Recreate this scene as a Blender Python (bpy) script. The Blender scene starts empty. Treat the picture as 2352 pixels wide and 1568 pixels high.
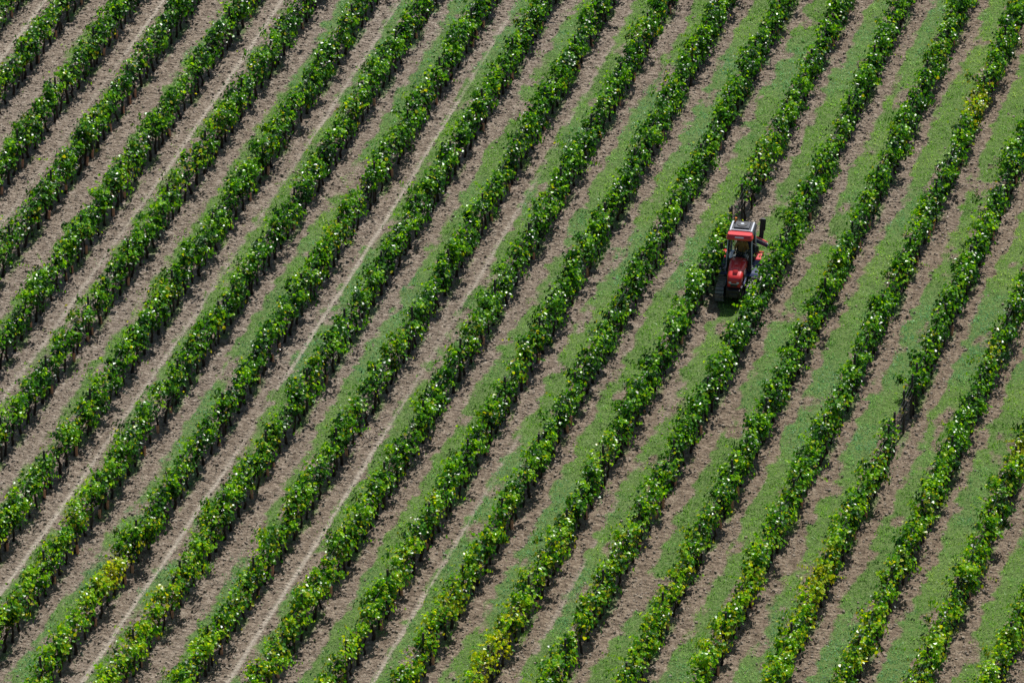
import bpy, math, numpy as np
from mathutils import Vector, Matrix
rng = np.random.default_rng(7)
sc = bpy.context.scene
sc.view_settings.view_transform = 'Standard'
sc.view_settings.look = 'None'
sc.view_settings.exposure = 0
TH = math.radians(15.3)
D = np.array([math.sin(TH), math.cos(TH), 0.0])     # along the rows
N = np.array([math.cos(TH), -math.sin(TH), 0.0])    # across the rows
SP = 2.5
U0 = 6.125
XB = 28.0; YB0 = -33.0; YB1 = 40.0

def bulge(v):
    return 0.33 * (1 - (np.clip(v, -60, 60) / 30.0) ** 2)

def h2(xi, yi, seed):
    h = np.sin(xi * 127.1 + yi * 311.7 + seed * 74.7) * 43758.5453
    return h - np.floor(h)

def vnoise(x, y, seed=0):
    x = np.asarray(x, float); y = np.asarray(y, float)
    xi = np.floor(x); yi = np.floor(y); fx = x - xi; fy = y - yi
    fx = fx * fx * (3 - 2 * fx); fy = fy * fy * (3 - 2 * fy)
    a = h2(xi, yi, seed); b = h2(xi + 1, yi, seed); c = h2(xi, yi + 1, seed); d = h2(xi + 1, yi + 1, seed)
    return (a * (1 - fx) + b * fx) * (1 - fy) + (c * (1 - fx) + d * fx) * fy

def fbm(x, y, seed=0, octv=4):
    s = 0; a = 0.5; t = 0
    for i in range(octv):
        s = s + a * vnoise(x * 2 ** i, y * 2 ** i, seed + i * 3.3); t += a; a *= 0.5
    return s / t

def sstep(a, b, x):
    t = np.clip((x - a) / (b - a), 0, 1)
    return t * t * (3 - 2 * t)

# ------------------------------------------------------------- materials
def mat(name):
    m = bpy.data.materials.new(name); m.use_nodes = True
    nt = m.node_tree
    return m, nt, nt.nodes, nt.links, nt.nodes['Principled BSDF']

def simple(name, col, rough=0.5, metal=0.0, var=0.25, scale=8.0, coat=0.0, bump=0.0):
    m, nt, n, l, p = mat(name)
    tc = n.new('ShaderNodeTexCoord'); ns = n.new('ShaderNodeTexNoise')
    ns.inputs['Scale'].default_value = scale; ns.inputs['Detail'].default_value = 5
    l.new(tc.outputs['Object'], ns.inputs['Vector'])
    r = n.new('ShaderNodeValToRGB')
    r.color_ramp.elements[0].position = 0.3; r.color_ramp.elements[1].position = 0.7
    r.color_ramp.elements[0].color = (*[c * (1 - var) for c in col], 1)
    r.color_ramp.elements[1].color = (*[min(1, c * (1 + var)) for c in col], 1)
    l.new(ns.outputs['Fac'], r.inputs['Fac']); l.new(r.outputs['Color'], p.inputs['Base Color'])
    p.inputs['Roughness'].default_value = rough; p.inputs['Metallic'].default_value = metal
    p.inputs['Coat Weight'].default_value = coat
    if bump:
        b = n.new('ShaderNodeBump'); b.inputs['Strength'].default_value = bump
        l.new(ns.outputs['Fac'], b.inputs['Height']); l.new(b.outputs['Normal'], p.inputs['Normal'])
    return m

def leaf_material(name, stops, yellow, rough, transl, tcol_gain):
    m, nt, n, l, p = mat(name)
    at = n.new('ShaderNodeAttribute'); at.attribute_name = 'var'
    ay = n.new('ShaderNodeAttribute'); ay.attribute_name = 'yel'
    r = n.new('ShaderNodeValToRGB')
    cr = r.color_ramp
    cr.elements[0].position = stops[0][0]; cr.elements[0].color = (*stops[0][1], 1)
    cr.elements[1].position = stops[-1][0]; cr.elements[1].color = (*stops[-1][1], 1)
    for pos, c in stops[1:-1]:
        e = cr.elements.new(pos); e.color = (*c, 1)
    l.new(at.outputs['Fac'], r.inputs['Fac'])
    mx = n.new('ShaderNodeMix'); mx.data_type = 'RGBA'
    l.new(ay.outputs['Fac'], mx.inputs['Factor']); l.new(r.outputs['Color'], mx.inputs[6])
    mx.inputs[7].default_value = (*yellow, 1)
    l.new(mx.outputs[2], p.inputs['Base Color'])
    p.inputs['Roughness'].default_value = rough
    g = n.new('ShaderNodeMix'); g.data_type = 'RGBA'; g.blend_type = 'MULTIPLY'
    g.inputs['Factor'].default_value = 1
    l.new(mx.outputs[2], g.inputs[6]); g.inputs[7].default_value = (*tcol_gain, 1)
    t = n.new('ShaderNodeBsdfTranslucent'); l.new(g.outputs[2], t.inputs['Color'])
    ms = n.new('ShaderNodeMixShader'); ms.inputs[0].default_value = transl
    l.new(p.outputs[0], ms.inputs[1]); l.new(t.outputs[0], ms.inputs[2])
    l.new(ms.outputs[0], n['Material Output'].inputs['Surface'])
    return m

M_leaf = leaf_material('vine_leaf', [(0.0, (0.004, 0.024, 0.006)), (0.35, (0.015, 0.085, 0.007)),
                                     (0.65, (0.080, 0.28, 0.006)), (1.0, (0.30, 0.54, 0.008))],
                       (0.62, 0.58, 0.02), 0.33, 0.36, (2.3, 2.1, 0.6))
M_grass = leaf_material('grass_blade', [(0.0, (0.07, 0.17, 0.035)), (0.4, (0.18, 0.38, 0.06)),
                                        (0.75, (0.29, 0.55, 0.08)), (1.0, (0.46, 0.62, 0.17))],
                        (0.21, 0.47, 0.30), 0.45, 0.4, (1.6, 1.6, 1.1))
M_trunk = simple('vine_bark', (0.026, 0.017, 0.013), 0.9, 0, 0.4, 20, bump=0.3)
M_post = simple('weathered_post', (0.05, 0.040, 0.035), 0.8, 0, 0.35, 12)
M_wire = simple('galvanised_wire', (0.14, 0.14, 0.14), 0.5, 0.6)
M_guard = simple('vine_guard_plastic', (0.62, 0.31, 0.20), 0.5, 0, 0.15)

def mesh_obj(name, V, F, m, parent=None, attrs=None, smooth=False):
    me = bpy.data.meshes.new(name)
    V = np.asarray(V, np.float32); F = np.asarray(F, np.int32)
    nf, k = F.shape
    me.vertices.add(len(V)); me.vertices.foreach_set('co', V.ravel())
    me.loops.add(nf * k); me.loops.foreach_set('vertex_index', F.ravel())
    me.polygons.add(nf)
    me.polygons.foreach_set('loop_start', np.arange(nf, dtype=np.int32) * k)
    me.polygons.foreach_set('loop_total', np.full(nf, k, np.int32))
    me.polygons.foreach_set('use_smooth', np.full(nf, smooth, bool))
    me.update(calc_edges=True)
    for an, (dom, arr) in (attrs or {}).items():
        a = me.attributes.new(an, 'FLOAT', dom)
        a.data.foreach_set('value', np.asarray(arr, np.float32))
    me.materials.append(m)
    o = bpy.data.objects.new(name, me); sc.collection.objects.link(o)
    if parent: o.parent = parent
    return o

def tubes(P, R, a1, a2, sides):
    n, r, _ = P.shape
    ang = np.arange(sides) * 2 * math.pi / sides
    ring = np.cos(ang)[:, None] * a1 + np.sin(ang)[:, None] * a2
    V = P[:, :, None, :] + R[:, :, None, None] * ring[None, None]
    idx = np.arange(n * r * sides).reshape(n, r, sides)
    a = idx[:, :-1, :]; b = idx[:, 1:, :]
    F = np.stack([a, np.roll(a, -1, 2), np.roll(b, -1, 2), b], -1).reshape(-1, 4)
    return V.reshape(-1, 3), F

def norm(a):
    return a / (np.linalg.norm(a, axis=-1, keepdims=True) + 1e-9)

X1 = np.array([1., 0, 0]); Y1 = np.array([0, 1., 0]); Z1 = np.array([0, 0, 1.])

# ------------------------------------------------------------- vine rows
GAPS = {4: [(-5.3, -2.0)], 0: [(9.7, 12.3)], -3: [(-21, -20.2)], 6: [(16, 17)], -9: [(-2, -1.2)], 2: [(-13.5, -12.7)],
        -12: [(14, 14.8)], 8: [(-9, -8)], -6: [(8, 8.9)], 1: [(-24, -23)], -4: [(-9, -8.3)], 3: [(6, 6.7)]}
YPATCH = [(4, -17.8, 1.3), (3, 23, 1.6), (-6, -23.6, 1.2), (0, -25.6, 1.6), (6, -6, 1.2), (5, 14, 2.0), (-9, -21, 1.5)]

def leaves(pos, nrm, size, fold=0.16):
    n = len(pos)
    rv = rng.normal(size=(n, 3)); rv[:, 2] -= 0.7
    t = norm(rv - (rv * nrm).sum(1, keepdims=True) * nrm)
    b = np.cross(nrm, t)
    L = size[:, None]
    V = np.empty((n, 6, 3))
    V[:, 0] = pos - t * L * 0.45
    V[:, 1] = pos - t * L * 0.30 + b * L * 0.46 + nrm * L * fold
    V[:, 2] = pos + t * L * 0.20 + b * L * 0.42 + nrm * L * fold
    V[:, 3] = pos + t * L * 0.55 - nrm * L * 0.05
    V[:, 4] = pos + t * L * 0.20 - b * L * 0.42 + nrm * L * fold
    V[:, 5] = pos - t * L * 0.30 - b * L * 0.46 + nrm * L * fold
    i = np.arange(n)[:, None] * 6
    F = np.stack([i + [0, 1, 2, 3], i + [0, 3, 4, 5]], 1).reshape(-1, 4)
    return V.reshape(-1, 3), F

def in_gap(k, v, soft=0.0):
    m = np.zeros(len(v), bool)
    for a, b in GAPS.get(k, []):
        m |= (v > a + soft) & (v < b - soft)
    return m

for k in range(-18, 14):
    vv = np.arange(-50, 55, 0.1)
    uu = U0 + SP * k + bulge(vv)
    X = uu * N[0] + vv * D[0]; Y = uu * N[1] + vv * D[1]
    ok = (abs(X) < XB) & (Y > YB0) & (Y < YB1)
    if ok.sum() < 20: continue
    v0, v1 = vv[ok].min(), vv[ok].max(); L = v1 - v0
    row = bpy.data.objects.new('vine_row', None); sc.collection.objects.link(row)
    def place(v, s, z):
        u = U0 + SP * k + bulge(v) + s
        return u[:, None] * N + v[:, None] * D + z[:, None] * Z1
    kv = k * 9.1
    # foliage
    nc = int(L * 7.5)
    cv = rng.uniform(v0, v1, nc); cs = rng.normal(0, 0.18, nc); cz = rng.uniform(0.90, 1.70, nc)
    cvar = rng.uniform(-0.34, 0.30, nc)
    nl = int(L * 370); na = int(nl * 0.76)
    ci = rng.integers(0, nc, na)
    v = np.concatenate([cv[ci] + rng.normal(0, .12, na), rng.uniform(v0, v1, nl - na)])
    s = np.concatenate([cs[ci] + rng.normal(0, .095, na), rng.normal(0, .17, nl - na)])
    z = np.concatenate([cz[ci] + rng.normal(0, .12, na), rng.uniform(0.75, 1.75, nl - na)])
    var = np.concatenate([cvar[ci], rng.uniform(-.15, .15, nl - na)])
    wid = 0.74 + 0.82 * fbm(v * 0.9, kv + 0 * v, 5)
    top = 0.56 * (fbm(v * 0.75, k * 5.7 + 0 * v, 9) - 0.5) * 2 * 0.8
    z = z + top * (z - 0.8)
    s = s * wid + 0.12 * (fbm(v * 0.45, k * 3.3 + 0 * v, 14) - 0.5) * 2
    # upright / drooping shoots
    ns = int(L * 3.4); sv = rng.uniform(v0, v1, ns); nsl = 8
    tt = np.tile(np.linspace(0, 1, nsl), ns); svr = np.repeat(sv, nsl)
    sdir = np.repeat(rng.normal(0, .28, ns), nsl); sdz = np.repeat(rng.uniform(-.30, .46, ns), nsl)
    sdv = np.repeat(rng.normal(0, .22, ns), nsl)
    v = np.concatenate([v, svr + sdv * tt]); s = np.concatenate([s, sdir * (0.5 + tt)])
    z = np.concatenate([z, 1.5 + sdz * tt - 0.2 * abs(sdir) * tt]); var = np.concatenate([var, np.full(len(tt), .2)])
    dens = 0.05 + 1.8 * fbm(v * 1.15, k * 7.3 + 0 * v, 21, 3)
    keep = rng.random(len(v)) < dens
    zlow = 0.64 + 0.50 * fbm(v * 1.3, k * 2.7 + 0 * v, 25, 3)
    keep &= ~((z < zlow) & (rng.random(len(v)) < 0.85)) & (z > 0.35)
    keep &= ~(in_gap(k, v) & (rng.random(len(v)) < 0.97))
    if k == 0: keep &= ~((v > 12.3) & (v < 13.6) & (rng.random(len(v)) < .5))
    if k == 4: keep &= ~((v > -8.0) & (v < -5.3) & (rng.random(len(v)) < .45))
    v, s, z, var = v[keep], s[keep], z[keep], var[keep]
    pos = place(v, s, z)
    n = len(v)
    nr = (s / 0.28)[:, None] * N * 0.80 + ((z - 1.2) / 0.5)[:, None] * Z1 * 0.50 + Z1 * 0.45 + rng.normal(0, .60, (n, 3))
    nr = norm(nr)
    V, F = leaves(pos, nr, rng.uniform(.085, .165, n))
    Yw = pos[:, 1]
    top_lit = np.clip((z - 0.7) / 1.0, 0, 1)
    shell_lit = np.clip(np.sqrt((s / .30) ** 2 + (np.maximum(z - 1.25, 0) / .5) ** 2), 0, 1)
    vr = np.clip(0.02 + 0.34 * top_lit + .24 * shell_lit + var + rng.normal(0, .21, n) + 0.14 * sstep(-5, -26, Yw), 0, 1)  # canopy shade painted into leaf colour: low and inner leaves darker, top and outside brighter
    pz = fbm(v * 0.45, k * 4.4 + 0 * v, 33, 3)
    prob = 0.03 + 0.14 * sstep(.60, .78, pz) + 0.24 * sstep(-8, -27, Yw) * (0.4 + pz)
    for (kk, vc, rr) in YPATCH:
        if kk == k: prob = prob + 0.7 * np.exp(-((v - vc) / rr) ** 2)
    yel = np.where(rng.random(n) < prob, rng.uniform(0.15, 0.8, n), 0.0)
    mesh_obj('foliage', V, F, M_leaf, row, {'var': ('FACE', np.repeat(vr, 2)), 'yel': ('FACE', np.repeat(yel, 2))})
    # trunks
    tv = np.arange(v0, v1, 0.85); tv = tv + rng.normal(0, .09, len(tv))
    tv = tv[~in_gap(k, tv, 0.3)]
    n = len(tv); rings = 7
    lean = rng.normal(0, .12, (n, 2)); wob = rng.normal(0, .025, (n, rings, 2))
    tz = np.linspace(-0.06, 1.0, rings)
    f = (tz / 0.95).clip(0, 1)
    P = np.empty((n, rings, 3))
    for i in range(rings):
        P[:, i] = place(tv + lean[:, 0] * f[i] + wob[:, i, 0], lean[:, 1] * f[i] * .6 + wob[:, i, 1], np.full(n, tz[i]))
    R = np.linspace(0.060, 0.034, rings)[None] * rng.uniform(.8, 1.3, (n, 1)) * np.ones((n, rings))
    V, F = tubes(P, R, X1, Y1, 6)
    c0 = place(tv + lean[:, 0] * .8, lean[:, 1] * .5, np.full(n, .80)); Vs = [V]; Fs = [F]; off = len(V)
    for sg in (-1, 1):
        P = np.empty((n, 4, 3))
        for i, q in enumerate((0, .15, .32, .5)):
            P[:, i] = c0 + sg * q * D + Z1 * (0.06 * math.sin(q * 5)) + rng.normal(0, .012, (n, 3))
        V2, F2 = tubes(P, np.full((n, 4), .022), N, Z1, 4)
        Vs.append(V2); Fs.append(F2 + off); off += len(V2)
    nc2 = n * 5
    b0 = place(rng.uniform(v0, v1, nc2), rng.normal(0, .05, nc2), np.full(nc2, .8))
    P = np.stack([b0, b0 + Z1 * .45 + rng.normal(0, .06, (nc2, 3)), b0 + Z1 * .85 + rng.normal(0, .12, (nc2, 3))], 1)
    V2, F2 = tubes(P, np.tile([.009, .007, .004], (nc2, 1)), X1, Y1, 3)
    Vs.append(V2); Fs.append(F2 + off)
    mesh_obj('trunks', np.concatenate(Vs), np.concatenate(Fs), M_trunk, row, smooth=True)
    gsel = rng.random(len(tv)) < 0.16
    gv = tv[gsel]
    if len(gv):
        n = len(gv)
        gp = place(gv, rng.normal(0, .02, n) + .05, np.zeros(n))
        P = np.stack([gp, gp + Z1 * .42, gp + Z1 * .42], 1)
        P[:, 1:] += rng.normal(0, .02, (n, 1, 3)) * [1, 1, 0]
        V, F = tubes(P, np.tile([.055, .055, .046], (n, 1)), X1, Y1, 8)
        mesh_obj('vine_guards', V, F, M_guard, row)
    pv = list(np.arange(v0 + rng.uniform(0, 4), v1, 5.1))
    if k == 4: pv += [-5.2, -3.4, -2.1]
    if k == 0: pv += [10.0, 12.0]
    pv = np.array(pv); n = len(pv)
    pb = place(pv, 0 * pv, np.full(n, -.1)); pt = pb + Z1 * 2.04 + rng.normal(0, .02, (n, 3)) * [1, 1, 0]
    P = np.stack([pb, pt, pt + Z1 * .01], 1)
    V, F = tubes(P, np.tile([.048, .044, .0], (n, 1)), X1, Y1, 8)
    mesh_obj('posts', V, F, M_post, row)
    wv = np.arange(v0, v1, 1.0); Vs = []; Fs = []; off = 0
    for zw, sw in ((.8, 0), (1.15, .05), (1.15, -.05), (1.45, .05), (1.45, -.05), (1.62, 0)):
        P = place(wv, np.full(len(wv), sw), np.full(len(wv), zw))[None]
        V, F = tubes(P, np.full((1, len(wv)), .0045), N, Z1, 4)
        Vs.append(V); Fs.append(F + off); off += len(V)
    mesh_obj('wires', np.concatenate(Vs), np.concatenate(Fs), M_wire, row)

# ------------------------------------------------------------- ground
def masks(u, v):
    q = (u - U0 - bulge(v)) / SP
    k = np.floor(q); a = (q - k) * SP
    X = u * N[0] + v * D[0]; Y = u * N[1] + v * D[1]
    amp = 0.28 + 0.78 * sstep(-21, 2, X + 0.15 * (-Y))
    amp = np.clip(amp + 0.9 * (fbm(X * .10, Y * .10, 50, 3) - .5) + 0.14 * np.where(k % 2 == 0, -1, 1) * sstep(8, -10, X), 0.12, 1.2)
    ck = 1.30 + 0.12 * (h2(k, 3 + 0 * k, 2) - .5) * 2 + 0.28 * (fbm(v * .25, k * 5.1, 61, 3) - .5)
    hw = 0.15 + 0.32 * amp
    edge = np.abs(a - ck) + 0.85 * (fbm(u * 2.4, v * 1.5, 71, 4) - .5)
    g = 1 - sstep(hw - .14, hw + .22, edge)
    g *= np.clip(0.42 + 0.65 * amp, 0, 1)
    patch = fbm(u * 1.3, v * .6, 81, 4)
    g *= 0.18 + 0.82 * sstep(.33 - .1 * amp, .56 - .12 * amp, patch)
    dr = np.minimum(a, SP - a)
    w = (1 - sstep(.15, .38, dr)) * sstep(.52, .66, fbm(u * 1.6, v * .8, 91, 3)) * .5
    g = np.clip(np.maximum(g, w), 0, 1)
    streak = np.where(k == 1, 1., 0.) * np.exp(-((v - 31) / 3.5) ** 2) * np.exp(-((a - 1.15) / .28) ** 2)
    g = np.clip(g + streak, 0, 1)
    lineamp = np.where(k % 2 == 0, 1.0, .15) * sstep(12, -9, X) * (0.35 + .65 * sstep(.25, .6, fbm(u * .5, v * .12, 99, 2)))
    tr = np.exp(-((a - 0.84 - .06 * (fbm(v * .3, k * 2, 102, 2) - .5)) / .085) ** 2) * lineamp
    g = g * (1 - .85 * tr)
    return k, a, g, tr, dr, X, Y, streak

outer = np.array([44, 50, 60, 80, 120, 200, 400, 800, 1500, 3000, 6000.])
us = np.concatenate([-outer[::-1], np.arange(-37, 35, .09), outer])
vs = np.concatenate([-outer[::-1] - 1, np.arange(-42, 46, .12), outer + 4])
UU, VV = np.meshgrid(us, vs, indexing='ij')
U = UU.ravel(); Vv = VV.ravel()
k_, a_, g_, tr_, dr_, Xw, Yw, pt_ = masks(U, Vv)
far = sstep(46, 60, np.maximum(abs(U), abs(Vv)))

def height(u, v, dr, tr, g):
    h = 0.05 * (fbm(u * 1.7, v * 1.7, 11, 2) - .5) + 0.14 * (fbm(u * 5.5, v * 4.5, 12, 2) - .5) * (1 - .75 * tr) * (1 - .4 * g)
    return h + .05 * np.exp(-(dr / .3) ** 2) - .03 * tr
Hh = height(U, Vv, dr_, tr_, g_) * (1 - far)
P = U[:, None] * N + Vv[:, None] * D + Hh[:, None] * Z1
nu, nv = UU.shape
idx = np.arange(nu * nv).reshape(nu, nv)
F = np.stack([idx[:-1, :-1], idx[1:, :-1], idx[1:, 1:], idx[:-1, 1:]], -1).reshape(-1, 4)

m, nt, n, l, p = mat('vineyard_soil')
def node(t, **kw):
    x = n.new(t)
    for a, b in kw.items(): setattr(x, a, b)
    return x
def attr(nm):
    x = node('ShaderNodeAttribute'); x.attribute_name = nm; return x.outputs['Fac']
def noise(scale, detail, vec, rough=.6):
    x = node('ShaderNodeTexNoise'); x.inputs['Scale'].default_value = scale; x.inputs['Detail'].default_value = detail
    x.inputs['Roughness'].default_value = rough
    l.new(vec, x.inputs['Vector']); return x.outputs['Fac']
def math_(op, a, b=None, c=None, clamp=False):
    x = node('ShaderNodeMath', operation=op); x.use_clamp = clamp
    for i, q in enumerate((a, b, c)):
        if q is None: continue
        if isinstance(q, (int, float)): x.inputs[i].default_value = q
        else: l.new(q, x.inputs[i])
    return x.outputs[0]
def ramp(fac, stops):
    r = node('ShaderNodeValToRGB'); cr = r.color_ramp
    cr.elements[0].position = stops[0][0]; cr.elements[0].color = (*stops[0][1], 1)
    cr.elements[1].position = stops[-1][0]; cr.elements[1].color = (*stops[-1][1], 1)
    for ps, c in stops[1:-1]:
        e = cr.elements.new(ps); e.color = (*c, 1)
    l.new(fac, r.inputs['Fac']); return r.outputs['Color']
def mixc(f, a, b, mode='MIX'):
    x = node('ShaderNodeMix', data_type='RGBA', blend_type=mode)
    if isinstance(f, (int, float)): x.inputs['Factor'].default_value = f
    else: l.new(f, x.inputs['Factor'])
    for i, q in ((6, a), (7, b)):
        if isinstance(q, tuple): x.inputs[i].default_value = (*q, 1)
        else: l.new(q, x.inputs[i])
    return x.outputs[2]
tc = node('ShaderNodeTexCoord').outputs['Object']
va = attr('rv'); ga = attr('grass'); ta = attr('track'); tn = attr('tone'); da = attr('drow')
n1 = noise(1.3, 5, tc); n2 = noise(9, 6, tc, .7); n3 = noise(28, 4, tc, .7); n0 = noise(3.2, 4, tc, .6)
mix1 = math_('ADD', math_('MULTIPLY', n0, .30), math_('ADD', math_('MULTIPLY', n2, .42), math_('MULTIPLY', n3, .28)))
soil = ramp(mix1, [(.39, (.075, .056, .042)), (.465, (.215, .165, .125)), (.53, (.36, .29, .228)), (.62, (.60, .52, .43))])
soil2 = mixc(tn, mixc(1.0, soil, (.92, .85, .74), 'MULTIPLY'), mixc(1.0, soil, (1.08, 1.09, 1.12), 'MULTIPLY'))
ph = math_('ADD', math_('MULTIPLY', va, 2 * math.pi / 0.22), math_('MULTIPLY', n1, 9.0))
tread = math_('MULTIPLY_ADD', math_('SINE', ph), .5, .5)
tmask = math_('MULTIPLY', math_('SUBTRACT', 1.0, ga, clamp=True), math_('GREATER_THAN', da, .34))
tpatch = math_('MULTIPLY', math_('SUBTRACT', n1, .36), 4.0, clamp=True)
tm = math_('MULTIPLY', math_('MULTIPLY', tread, tmask), math_('MULTIPLY', n2, tpatch))
soil3 = mixc(math_('MULTIPLY', tm, .95, clamp=True), soil2, mixc(.6, soil2, (.06, .045, .035)))
track = ramp(n2, [(.3, (.44, .375, .30)), (.7, (.70, .62, .52))])
soil4 = mixc(math_('MULTIPLY', ta, .95, clamp=True), soil3, track)
gcol = ramp(n2, [(.3, (.045, .10, .025)), (.5, (.13, .26, .05)), (.7, (.24, .41, .09))])
gmask = math_('MULTIPLY', math_('SUBTRACT', math_('ADD', ga, math_('MULTIPLY', n3, .6)), .52), 2.2, clamp=True)
fin = mixc(math_('MULTIPLY', gmask, .82), soil4, gcol)
l.new(fin, p.inputs['Base Color']); p.inputs['Roughness'].default_value = .95
p.inputs['Specular IOR Level'].default_value = .2
bp = node('ShaderNodeBump'); bp.inputs['Strength'].default_value = 1.0; bp.inputs['Distance'].default_value = .08
hh = math_('ADD', math_('ADD', math_('MULTIPLY', n2, 1.1), math_('MULTIPLY', n3, .8)), math_('MULTIPLY', tm, -1.0))
l.new(hh, bp.inputs['Height']); l.new(bp.outputs['Normal'], p.inputs['Normal'])
tone = np.clip(.55 * fbm(Xw * .07, Yw * .07, 120, 3) + .55 * sstep(22, -22, Xw - .4 * Yw), 0, 1)
mesh_obj('ground', P, F, m, None, {'grass': ('POINT', g_ * (1 - far) + .4 * far), 'track': ('POINT', tr_ * (1 - far)),
         'tone': ('POINT', tone), 'rv': ('POINT', Vv), 'drow': ('POINT', dr_)}, smooth=True)

# ------------------------------------------------------------- grass, clods
def scatter(n):
    u = rng.uniform(-36, 34, n); v = rng.uniform(-40, 44, n)
    X = u * N[0] + v * D[0]; Y = u * N[1] + v * D[1]
    s = (abs(X) < 25.5) & (Y > -29) & (Y < 36)
    return u[s], v[s]
u, v = scatter(1500000)
kk, a, g, tr, dr, X, Y, pt = masks(u, v)
ks = rng.random(len(u)) < np.clip(g * 1.15 + .012, 0, 1)
u, v, g, tr, dr, X, Y, pt = [q[ks] for q in (u, v, g, tr, dr, X, Y, pt)]
n_ = len(u)
base = u[:, None] * N + v[:, None] * D + (height(u, v, dr, tr, g) - .01)[:, None] * Z1
ang = rng.uniform(0, 2 * math.pi, n_)
tilt = rng.uniform(.25, 1.3, n_)
tuft = sstep(.45, .7, fbm(X * 3.1, Y * 3.1, 160, 2))
ln = rng.uniform(.035, .085, n_) * (0.6 + .5 * g + 1.1 * tuft)
dirv = np.stack([np.cos(ang) * np.sin(tilt), np.sin(ang) * np.sin(tilt), np.cos(tilt)], 1)
side = np.stack([-np.sin(ang), np.cos(ang), rng.normal(0, .3, n_)], 1)
w = rng.uniform(.010, .025, n_)[:, None]
V = np.stack([base - side * w, base + side * w, base + dirv * ln[:, None]], 1).reshape(-1, 3)
F = np.arange(n_ * 3).reshape(-1, 3)
vr = np.clip(-.22 + 1.3 * fbm(X * .45, Y * .45, 140, 3) + .45 * (fbm(X * 3.5, Y * 3.5, 141, 2) - .35) + rng.normal(0, .16, n_) + .5 * pt + .15 * sstep(5, 20, X), 0, 1)
bl = np.clip(sstep(.45, .66, fbm(X * .16 + 3, Y * .16, 150, 3)) + pt, 0, 1) * rng.uniform(.4, 1, n_)
mesh_obj('grass', V, F, M_grass, None, {'var': ('FACE', vr), 'yel': ('FACE', bl)})
print('grass', n_)

M_clod = simple('dry_clod', (.33, .27, .215), .95, 0, .45, 3)
u, v = scatter(420000)
kk, a, g, tr, dr, X, Y, pt = masks(u, v)
ks = rng.random(len(u)) < np.clip((1 - g) * (1 - tr) * .8, 0, 1)
u, v, g, tr, dr = [q[ks] for q in (u, v, g, tr, dr)]
n_ = len(u); s = rng.gamma(2.0, .0135, n_).clip(.008, .08)[:, None]
base = u[:, None] * N + v[:, None] * D + (height(u, v, dr, tr, g))[:, None] * Z1
ang = rng.uniform(0, 2 * math.pi, n_)[:, None]
lo = []; hi = []
hgt = rng.uniform(.35, .9, (n_, 1)) * s
for i in range(5):
    r_ = s * rng.uniform(.75, 1.25, (n_, 1)); c_, s2 = np.cos(ang + i * 1.2566), np.sin(ang + i * 1.2566)
    lo.append(base + r_ * (c_ * X1 + s2 * Y1) - Z1 * .012)
    hi.append(base + r_ * .62 * (c_ * X1 + s2 * Y1) + Z1 * hgt * rng.uniform(.6, 1.2, (n_, 1)))
V = np.stack(lo + hi, 1).reshape(-1, 3); i = np.arange(n_)[:, None] * 10
fs = []
for j in range(5):
    j2 = (j + 1) % 5
    fs += [i + [j, j2, 5 + j2], i + [j, 5 + j2, 5 + j]]
fs += [i + [5, 6, 7], i + [5, 7, 8], i + [5, 8, 9]]
F = np.stack(fs, 1).reshape(-1, 3)
mesh_obj('soil_clods', V, F, M_clod)

# ------------------------------------------------------------- tractor
M_red = simple('red_paint', (.78, .035, .03), .35, 0, .08, 3, coat=.5)
M_black = simple('black_plastic', (.018, .018, .02), .5, 0, .2)
M_dark = simple('dark_chassis', (.04, .042, .05), .55, .3, .3)
M_navy = simple('navy_paint', (.03, .05, .14), .35, 0, .2, coat=.4)
M_steel = simple('worn_track_steel', (.36, .34, .32), .45, .5, .4, 10)
M_white = simple('light_grey_paint', (.66, .68, .72), .35, 0, .08, coat=.3)
M_lamp = simple('headlight_lens', (.75, .78, .8), .12, 0, .05)
M_amber = simple('amber_lens', (.8, .25, .02), .2, 0, .05)
M_seat = simple('seat_fabric', (.03, .03, .035), .8)
mg, nt2, n2_, l2, pg = mat('cab_glass')
pg.inputs['Base Color'].default_value = (.02, .03, .035, 1); pg.inputs['Roughness'].default_value = .05
tr2 = n2_.new('ShaderNodeBsdfTransparent'); tr2.inputs[0].default_value = (.88, .93, .93, 1)
fr = n2_.new('ShaderNodeLayerWeight'); fr.inputs[0].default_value = .3
mr = n2_.new('ShaderNodeMath'); mr.operation = 'MULTIPLY_ADD'; mr.inputs[1].default_value = .4; mr.inputs[2].default_value = .05
l2.new(fr.outputs['Fresnel'], mr.inputs[0])
m2 = n2_.new('ShaderNodeMixShader'); l2.new(mr.outputs[0], m2.inputs[0])
l2.new(tr2.outputs[0], m2.inputs[1]); l2.new(pg.outputs[0], m2.inputs[2])
l2.new(m2.outputs[0], n2_['Material Output'].inputs['Surface'])
M_glass = mg

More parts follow.
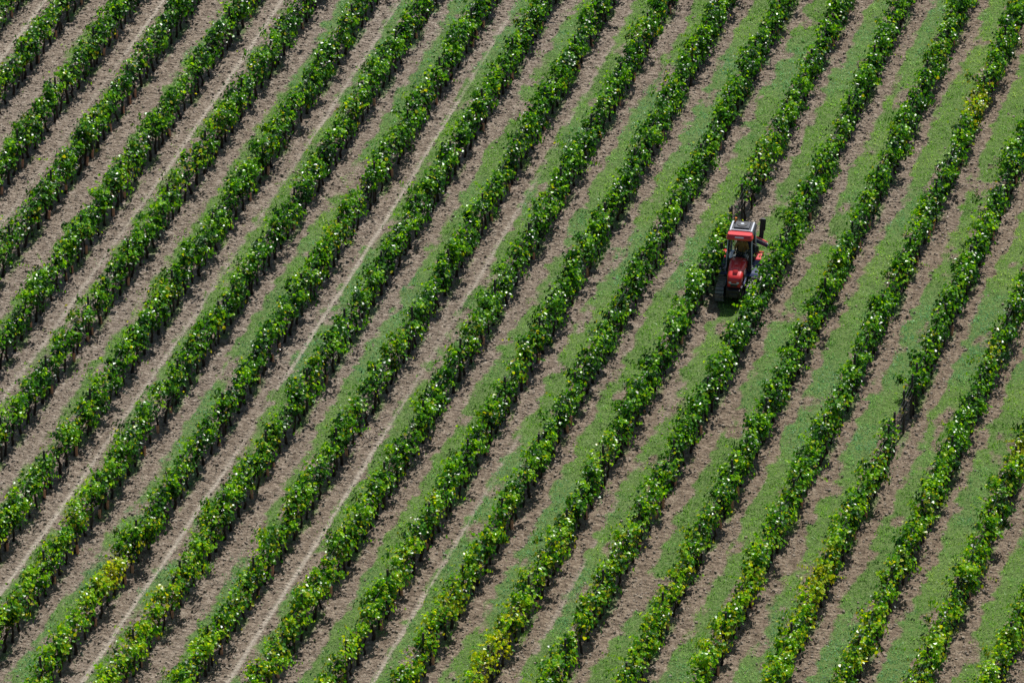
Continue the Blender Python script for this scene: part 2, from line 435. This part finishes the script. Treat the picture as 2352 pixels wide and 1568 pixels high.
tractor = bpy.data.objects.new('crawler_tractor', None); sc.collection.objects.link(tractor)
def part(name, V, F, m, bevel=0, smooth=False, parent=tractor):
    me = bpy.data.meshes.new(name); me.from_pydata([tuple(map(float, q)) for q in V], [], [tuple(f) for f in F]); me.update()
    me.materials.append(m)
    o = bpy.data.objects.new(name, me); sc.collection.objects.link(o); o.parent = parent
    import bmesh
    bm = bmesh.new(); bm.from_mesh(me); bmesh.ops.recalc_face_normals(bm, faces=bm.faces); bm.to_mesh(me); bm.free()
    if smooth:
        for q in me.polygons: q.use_smooth = True
    if bevel:
        b = o.modifiers.new('bevel', 'BEVEL'); b.width = bevel; b.segments = 2
    return o
def box(name, c, s, m, bevel=.01, rot=(0, 0, 0)):
    V = [(x * s[0] / 2, y * s[1] / 2, z * s[2] / 2) for x in (-1, 1) for y in (-1, 1) for z in (-1, 1)]
    o = part(name, V, [(0, 1, 3, 2), (4, 6, 7, 5), (0, 4, 5, 1), (2, 3, 7, 6), (0, 2, 6, 4), (1, 5, 7, 3)], m, bevel)
    o.location = c; o.rotation_euler = rot; return o
def loft(name, secs, m, bevel=0, smooth=False):
    k = len(secs[0]); V = [q for s_ in secs for q in s_]; F = []
    for i in range(len(secs) - 1):
        for j in range(k):
            F.append((i * k + j, i * k + (j + 1) % k, (i + 1) * k + (j + 1) % k, (i + 1) * k + j))
    F.append(tuple(range(k))); F.append(tuple((len(secs) - 1) * k + j for j in range(k)))
    return part(name, V, F, m, bevel, smooth)
def prism(name, prof, x0, x1, m, bevel=.01):
    return loft(name, [[(x0, y, z) for y, z in prof], [(x1, y, z) for y, z in prof]], m, bevel)
def rod(name, a, b, r, m, sides=12, r2=None):
    a = Vector(a); b = Vector(b); d = (b - a).normalized(); q = d.to_track_quat('Z', 'Y')
    r2 = r if r2 is None else r2
    s1 = [a + q @ Vector((r * math.cos(t), r * math.sin(t), 0)) for t in [i * 2 * math.pi / sides for i in range(sides)]]
    s2 = [b + q @ Vector((r2 * math.cos(t), r2 * math.sin(t), 0)) for t in [i * 2 * math.pi / sides for i in range(sides)]]
    return loft(name, [s1, s2], m)

def hoodsec(y, hw, z0, z1, r):
    pts = [(-hw, z0)]
    for i in range(5):
        t = math.pi - i * math.pi / 8
        pts.append((-hw + r + r * math.cos(t), z1 - r + r * math.sin(t)))
    for i in range(5):
        t = math.pi / 2 - i * math.pi / 8
        pts.append((hw - r + r * math.cos(t), z1 - r + r * math.sin(t)))
    pts.append((hw, z0))
    return [(x, y, z) for x, z in pts]
loft('hood', [hoodsec(-1.50, .20, .80, 1.06, .09), hoodsec(-1.46, .25, .76, 1.14, .10), hoodsec(-1.30, .28, .74, 1.22, .11),
              hoodsec(-.9, .31, .74, 1.32, .11), hoodsec(-.5, .33, .74, 1.38, .11), hoodsec(-.24, .33, .74, 1.40, .11)], M_red, 0, True)
loft('hood_center_ridge', [hoodsec(-1.30, .09, 1.20, 1.245, .03), hoodsec(-.9, .12, 1.30, 1.348, .03), hoodsec(-.26, .14, 1.38, 1.428, .03)], M_red, 0, True)
for sg in (-1, 1):
    box('side_vent', (sg * .325, -.75, 1.0), (.02, .62, .28), M_black, .01)
    box('headlight', (sg * .15, -1.512, .98), (.10, .03, .07), M_lamp, .015)
    box('side_panel', (sg * .345, -.75, .79), (.05, 1.1, .14), M_navy, .02)
box('grille', (0, -1.515, .88), (.26, .03, .13), M_black, .01)
box('grille_bar', (0, -1.53, .94), (.30, .02, .02), M_white, .004)
box('front_bumper', (0, -1.52, .60), (.50, .22, .24), M_black, .04)
box('front_weight', (0, -1.60, .50), (.34, .14, .18), M_dark, .03)
box('chassis', (0, -.15, .52), (.62, 2.6, .46), M_dark, .03)
def loop_pts(n):
    c1 = (-1.12, .30, .27); c2 = (.98, .36, .33)
    segs = []
    for i in range(9):
        t = math.pi / 2 + i * math.pi / 8
        segs.append((c1[0] + c1[2] * math.cos(t), c1[1] + c1[2] * math.sin(t)))
    for i in range(9):
        t = -math.pi / 2 + i * math.pi / 8
        segs.append((c2[0] + c2[2] * math.cos(t), c2[1] + c2[2] * math.sin(t)))
    segs.append(segs[0])
    segs = np.array(segs); dl = np.linalg.norm(np.diff(segs, axis=0), axis=1); cum = np.concatenate([[0], np.cumsum(dl)])
    out = []
    for s_ in np.linspace(0, cum[-1], n, endpoint=False):
        y = np.interp(s_, cum, segs[:, 0]); z = np.interp(s_, cum, segs[:, 1])
        y2 = np.interp((s_ + .02) % cum[-1], cum, segs[:, 0]); z2 = np.interp((s_ + .02) % cum[-1], cum, segs[:, 1])
        out.append((y, z, math.atan2(z2 - z, y2 - y)))
    return out, segs
LP, SG = loop_pts(44)
for sg in (-1, 1):
    cx = sg * .57
    V = []; F = []
    for (y, z, t) in LP:
        ty, tz = math.cos(t), math.sin(t); ny, nz = tz, -ty
        for (hl, h0, h1) in ((.052, -.02, .012), (.012, .012, .045)):
            o0 = len(V)
            for x in (-.16, .16):
                for a1 in (-hl, hl):
                    for b1 in (h0, h1):
                        V.append((cx + x, y + ty * a1 + ny * b1, z + tz * a1 + nz * b1))
            F += [tuple(o0 + q for q in f) for f in ((0, 1, 3, 2), (4, 6, 7, 5), (0, 4, 5, 1), (2, 3, 7, 6), (0, 2, 6, 4), (1, 5, 7, 3))]
    part('track', V, F, M_steel)
    prism('track_frame', [(-1.1, .14), (.95, .14), (.95, .48), (-1.1, .42)], cx - .09, cx + .09, M_dark, .02)
    for (y, z, r) in ((-1.12, .30, .235), (.98, .36, .295), (-.65, .14, .10), (-.3, .14, .10), (.05, .14, .10), (.4, .14, .10), (.7, .14, .10)):
        rod('track_wheel', (cx - .11, y, z), (cx + .11, y, z), r, M_dark, 20)
    prism('fender', [(-.42, .74), (-.30, .80), (.15, .84), (.35, 1.05), (.75, 1.12), (1.15, 1.0), (1.28, .78),
                     (1.22, .76), (1.10, .95), (.74, 1.06), (.38, .99), (.19, .79), (-.29, .75), (-.4, .70)], sg * .36, sg * .74, M_navy, .015)
    prism('rear_fender_cover', [(.22, .90), (.38, 1.08), (.75, 1.16), (1.13, 1.05), (1.26, .86), (1.2, .84), (.74, 1.10), (.4, 1.02)], sg * .52, sg * .755, M_red, .02)
    box('step', (sg * .62, -.3, .70), (.22, .30, .04), M_steel, .01)
box('cab_floor', (0, .35, .86), (.98, 1.20, .14), M_dark, .03)
box('cab_lower_front', (0, -.22, 1.12), (.86, .06, .40), M_black, .02)
for sg in (-1, 1):
    box('cab_lower_side', (sg * .49, .62, 1.08), (.05, .66, .34), M_black, .02)
    rod('front_pillar', (sg * .45, -.22, .95), (sg * .42, -.02, 2.14), .032, M_black)
    rod('middle_pillar', (sg * .50, .45, .95), (sg * .46, .45, 2.14), .028, M_black)
    rod('rear_pillar', (sg * .48, .98, .95), (sg * .43, .90, 2.14), .035, M_white)
    rod('pillar_trim', (sg * .485, -.25, 1.0), (sg * .455, -.05, 2.12), .018, M_white)
    loft('side_glass', [[(sg * .475, -.17, 1.0), (sg * .475, .92, 1.22), (sg * .43, .86, 2.12), (sg * .43, .0, 2.12)],
                        [(sg * .468, -.17, 1.0), (sg * .468, .92, 1.22), (sg * .423, .86, 2.12), (sg * .423, .0, 2.12)]], M_glass)
    rod('mirror_arm', (sg * .44, -.06, 1.98), (sg * .66, -.16, 1.92), .012, M_black)
    box('mirror', (sg * .68, -.17, 1.80), (.12, .035, .26), M_black, .015)
    box('work_light', (sg * .30, -.20, 2.20), (.12, .06, .07), M_lamp, .012)
loft('windscreen', [[(-.42, -.205, 1.32), (.42, -.205, 1.32), (.39, -.055, 2.10), (-.39, -.055, 2.10)],
                    [(-.42, -.198, 1.32), (.42, -.198, 1.32), (.39, -.048, 2.10), (-.39, -.048, 2.10)]], M_glass)
loft('rear_window', [[(-.42, .97, 1.2), (.42, .97, 1.2), (.39, .88, 2.10), (-.39, .88, 2.10)],
                     [(-.42, .962, 1.2), (.42, .962, 1.2), (.39, .872, 2.10), (-.39, .872, 2.10)]], M_glass)
rod('wiper', (0, -.23, 1.34), (.16, -.15, 1.78), .008, M_black)
def rr(hx, y0, y1, z, r=.12):
    pts = []
    for (cx, cy, t0) in ((hx - r, y1 - r, 0), (-hx + r, y1 - r, 90), (-hx + r, y0 + r, 180), (hx - r, y0 + r, 270)):
        for i in range(5):
            t = math.radians(t0 + i * 22.5); pts.append((cx + r * math.cos(t), cy + r * math.sin(t), z))
    return pts
loft('roof', [rr(.47, -.16, 1.0, 2.13), rr(.50, -.20, 1.04, 2.18), rr(.49, -.18, 1.03, 2.27), rr(.44, -.10, .98, 2.33)], M_dark, 0, False)
loft('roof_front_visor', [rr(.505, -.28, .12, 2.15, .10), rr(.505, -.28, .12, 2.22, .10), rr(.46, -.20, .10, 2.335, .09)], M_red)
box('visor_panel', (0, -.245, 2.245), (.34, .05, .05), M_white, .01, (math.radians(-30), 0, 0))
box('roof_unit', (0, .55, 2.37), (.58, .56, .10), M_dark, .03)
rod('roof_fan', (-.0, .55, 2.415), (-.0, .55, 2.44), .20, M_black, 24)
rod('roof_fan_hub', (0, .55, 2.43), (0, .55, 2.455), .07, M_white, 16)
for sg in (-1, 1): box('roof_rail', (sg * .40, .50, 2.355), (.06, .80, .04), M_white, .01)
box('roof_rail', (0, .16, 2.36), (.72, .055, .04), M_white, .01)
rod('beacon', (-.3, .9, 2.33), (-.3, .9, 2.50), .05, M_amber, 16, .04)
rod('exhaust', (.40, -.30, 1.2), (.40, -.30, 1.75), .035, M_black)
box('seat_base', (0, .45, 1.10), (.46, .44, .16), M_seat, .05)
box('seat_back', (0, .69, 1.42), (.44, .12, .60), M_seat, .05, (math.radians(-10), 0, 0))
box('dashboard', (0, -.08, 1.22), (.5, .2, .22), M_black, .04)
rod('steering_column', (0, -.02, 1.25), (0, .12, 1.40), .025, M_black)
V = []; F = []
q = Vector((0, .14, .15)).normalized().to_track_quat('Z', 'Y')
for i in range(24):
    for j in range(6):
        t = i * math.pi / 12; s_ = j * math.pi / 3
        V.append(Vector((0, .12, 1.40)) + q @ Vector(((.17 + .014 * math.cos(s_)) * math.cos(t), (.17 + .014 * math.cos(s_)) * math.sin(t), .014 * math.sin(s_))))
        F.append((i * 6 + j, ((i + 1) % 24) * 6 + j, ((i + 1) % 24) * 6 + (j + 1) % 6, i * 6 + (j + 1) % 6))
part('steering_wheel', V, F, M_black, 0, True)
rod('wheel_spoke', (-.16, .12, 1.40), (.16, .12, 1.40), .010, M_black, 8)
box('hitch_frame', (0, 1.30, .75), (.6, .4, .5), M_dark, .03)
box('implement_body', (.05, 1.55, 1.05), (.75, .35, .55), M_navy, .04)
rod('lift_arm', (-.28, 1.1, .55), (-.28, 1.6, .6), .035, M_dark); rod('lift_arm', (.28, 1.1, .55), (.28, 1.6, .6), .035, M_dark)
box('implement_mast', (.62, 1.45, 1.75), (.16, .12, 1.05), M_black, .02, (0, math.radians(4), 0))
box('mast_plate', (.66, 1.38, 2.05), (.22, .05, .5), M_black, .015, (0, math.radians(4), 0))
box('boom', (.62, 1.12, 1.42), (.62, .10, .14), M_navy, .02, (0, math.radians(24), 0))
box('boom_stripe', (.64, 1.10, 1.51), (.56, .08, .04), M_white, .008, (0, math.radians(24), 0))
box('boom_stripe', (.66, 1.09, 1.57), (.50, .07, .04), M_red, .008, (0, math.radians(24), 0))
rod('hydraulic_hose', (.3, 1.0, 1.1), (.55, 1.4, 1.6), .018, M_black)

# driver (seated, both hands on the wheel)
M_shirt = simple('orange_shirt', (.75, .30, .06), .8, 0, .2)
M_skin = simple('skin', (.52, .32, .23), .5, 0, .08)
M_pants = simple('work_trousers', (.03, .04, .07), .85)
M_hair = simple('dark_hair', (.02, .014, .01), .7)
driver = bpy.data.objects.new('tractor_driver', None); sc.collection.objects.link(driver)
def skin(name, chains, m, root=0, sub=1):
    V = []; E = []; R = []
    for (v_, e_, r_) in chains:
        o0 = len(V); V += v_; E += [(a + o0, b + o0) for a, b in e_]; R += r_
    me = bpy.data.meshes.new(name); me.from_pydata(V, E, []); me.materials.append(m)
    o = bpy.data.objects.new(name, me); sc.collection.objects.link(o); o.parent = driver
    o.modifiers.new('skin', 'SKIN')
    for i, r in enumerate(R):
        sv = me.skin_vertices[0].data[i]
        sv.radius = (r, r) if not isinstance(r, tuple) else r
        sv.use_root = (i == root)
    s_ = o.modifiers.new('sub', 'SUBSURF'); s_.levels = sub; s_.render_levels = sub
    return o
tv_ = [(0, .50, 1.24), (0, .52, 1.38), (0, .53, 1.54), (0, .52, 1.68), (0, .50, 1.76),
       (-.13, .51, 1.68), (-.20, .49, 1.64), (-.25, .36, 1.46), (.13, .51, 1.68), (.20, .49, 1.64), (.25, .36, 1.46)]
te = [(0, 1), (1, 2), (2, 3), (3, 4), (3, 5), (5, 6), (6, 7), (3, 8), (8, 9), (9, 10)]
skin('shirt', [(tv_, te, [(.15, .11), (.15, .11), (.16, .11), (.12, .09), .06, .07, .065, .05, .07, .065, .05])], M_shirt)
skin('trousers', [([(0, .50, 1.24), (-.10, .44, 1.22), (-.14, .12, 1.22), (-.14, .04, 1.0), (.10, .44, 1.22), (.14, .12, 1.22), (.14, .04, 1.0)],
                   [(0, 1), (1, 2), (2, 3), (0, 4), (4, 5), (5, 6)], [.12, .09, .065, .05, .09, .065, .05])], M_pants)
for sg in (-1, 1):
    skin('boot', [([(sg * .14, .05, 1.0), (sg * .14, .03, .96), (sg * .14, -.10, .955)], [(0, 1), (1, 2)], [.05, .05, .035])], M_black)
    w = Vector((sg * .165, .20, 1.46)); pc = Vector((sg * .165, .15, 1.455))
    skin('forearm', [([(sg * .25, .37, 1.47), (sg * .21, .28, 1.46), tuple(w), tuple(pc)], [(0, 1), (1, 2), (2, 3)], [.043, .036, .026, (.034, .018)])], M_skin)
    for i, ln_ in enumerate((.9, 1.0, .95, .75)):
        o_ = (i - 1.5) * .019
        a0 = pc + Vector((o_, -.01, .004)); b0 = a0 + Vector((0, -.032 * ln_, .002)); c0_ = b0 + Vector((0, -.018 * ln_, -.022)); d0 = c0_ + Vector((0, .012, -.018))
        skin('finger', [([tuple(a0), tuple(b0), tuple(c0_), tuple(d0)], [(0, 1), (1, 2), (2, 3)], [.009, .009, .008, .007])], M_skin)
    a0 = pc + Vector((-sg * .025, .02, 0))
    skin('thumb', [([tuple(a0), tuple(a0 + Vector((-sg * .022, -.022, -.008))), tuple(a0 + Vector((-sg * .024, -.045, -.02)))], [(0, 1), (1, 2)], [.011, .010, .008])], M_skin)
skin('neck', [([(0, .50, 1.74), (0, .49, 1.80), (0, .48, 1.86)], [(0, 1), (1, 2)], [.055, .05, .05])], M_skin)
V = []; F = []; A, B = 24, 16
def headp(t, ph_):
    x = math.sin(ph_) * math.cos(t); y = math.sin(ph_) * math.sin(t); z = math.cos(ph_)
    w_ = 1 - .22 * max(0, -z) ; px = .077 * x * w_; py = .098 * y * (1 - .10 * max(0, -z)); pz = .118 * z
    if y < 0:
        py -= .022 * math.exp(-((px / .014) ** 2 + ((pz + .012) / .022) ** 2))
        py += .010 * math.exp(-(((abs(px) - .03) / .014) ** 2 + ((pz - .014) / .012) ** 2))
        py -= .005 * math.exp(-((px / .02) ** 2 + ((pz + .05) / .008) ** 2))
    return (px, .475 + py, 1.93 + pz)
for j in range(B + 1):
    for i in range(A): V.append(headp(i * 2 * math.pi / A, j * math.pi / B))
for j in range(B):
    for i in range(A): F.append((j * A + i, j * A + (i + 1) % A, (j + 1) * A + (i + 1) % A, (j + 1) * A + i))
part('head', V, F, M_skin, 0, True, driver)
V2 = []; F2 = []
for j in range(9):
    for i in range(A):
        t = i * 2 * math.pi / A; lim = 1.0 if math.sin(t) < -.2 else 1.75
        x, y, z = headp(t, j / 8 * lim); V2.append(((x) * 1.07, .475 + (y - .475) * 1.07, 1.93 + (z - 1.93) * 1.07 + .002))
for j in range(8):
    for i in range(A): F2.append((j * A + i, j * A + (i + 1) % A, (j + 1) * A + (i + 1) % A, (j + 1) * A + i))
part('hair', V2, F2, M_hair, 0, True, driver)
for sg in (-1, 1):
    e = rod('ear', (sg * .074, .48, 1.93), (sg * .090, .49, 1.935), .026, M_skin, 12); e.parent = driver
    e = rod('eye', (sg * .030, .397, 1.944), (sg * .030, .386, 1.944), .010, M_black, 10); e.parent = driver
driver.location = (0, 0, -.03)

driver.parent = tractor
tu, tv0 = 7.55, 6.75
tp = tu * N + tv0 * D
tractor.location = (tp[0], tp[1], .03)
tractor.rotation_euler = (0, 0, -TH + math.radians(5))
tractor.scale = (1.05, 1.05, 1.05)

# ------------------------------------------------------------- light, sky, camera
AZ = math.radians(15.3 + 8); EL = math.radians(49)
w = bpy.data.worlds.new('World'); sc.world = w; w.use_nodes = True
wn = w.node_tree.nodes; bg = wn['Background']
sky = wn.new('ShaderNodeTexSky'); sky.sky_type = 'NISHITA'; sky.sun_disc = False
sky.sun_elevation = EL; sky.sun_rotation = AZ
w.node_tree.links.new(sky.outputs[0], bg.inputs['Color']); bg.inputs['Strength'].default_value = .075
sd = bpy.data.lights.new('sun', 'SUN'); sd.energy = 5.0; sd.angle = math.radians(.5); sd.color = (1, .98, .94)
so = bpy.data.objects.new('sun', sd); sc.collection.objects.link(so)
S = Vector((math.sin(AZ) * math.cos(EL), math.cos(AZ) * math.cos(EL), math.sin(EL)))
so.rotation_euler = S.to_track_quat('Z', 'Y').to_euler(); so.location = S * 60
cd = bpy.data.cameras.new('camera'); cam = bpy.data.objects.new('camera', cd); sc.collection.objects.link(cam)
cd.lens = 231.7; cd.sensor_width = 36; cd.clip_start = 1; cd.clip_end = 20000
cam.location = (0, -228.5, 121.5)
cam.rotation_euler = (math.radians(90 - 28.0), 0, 0)
sc.camera = cam
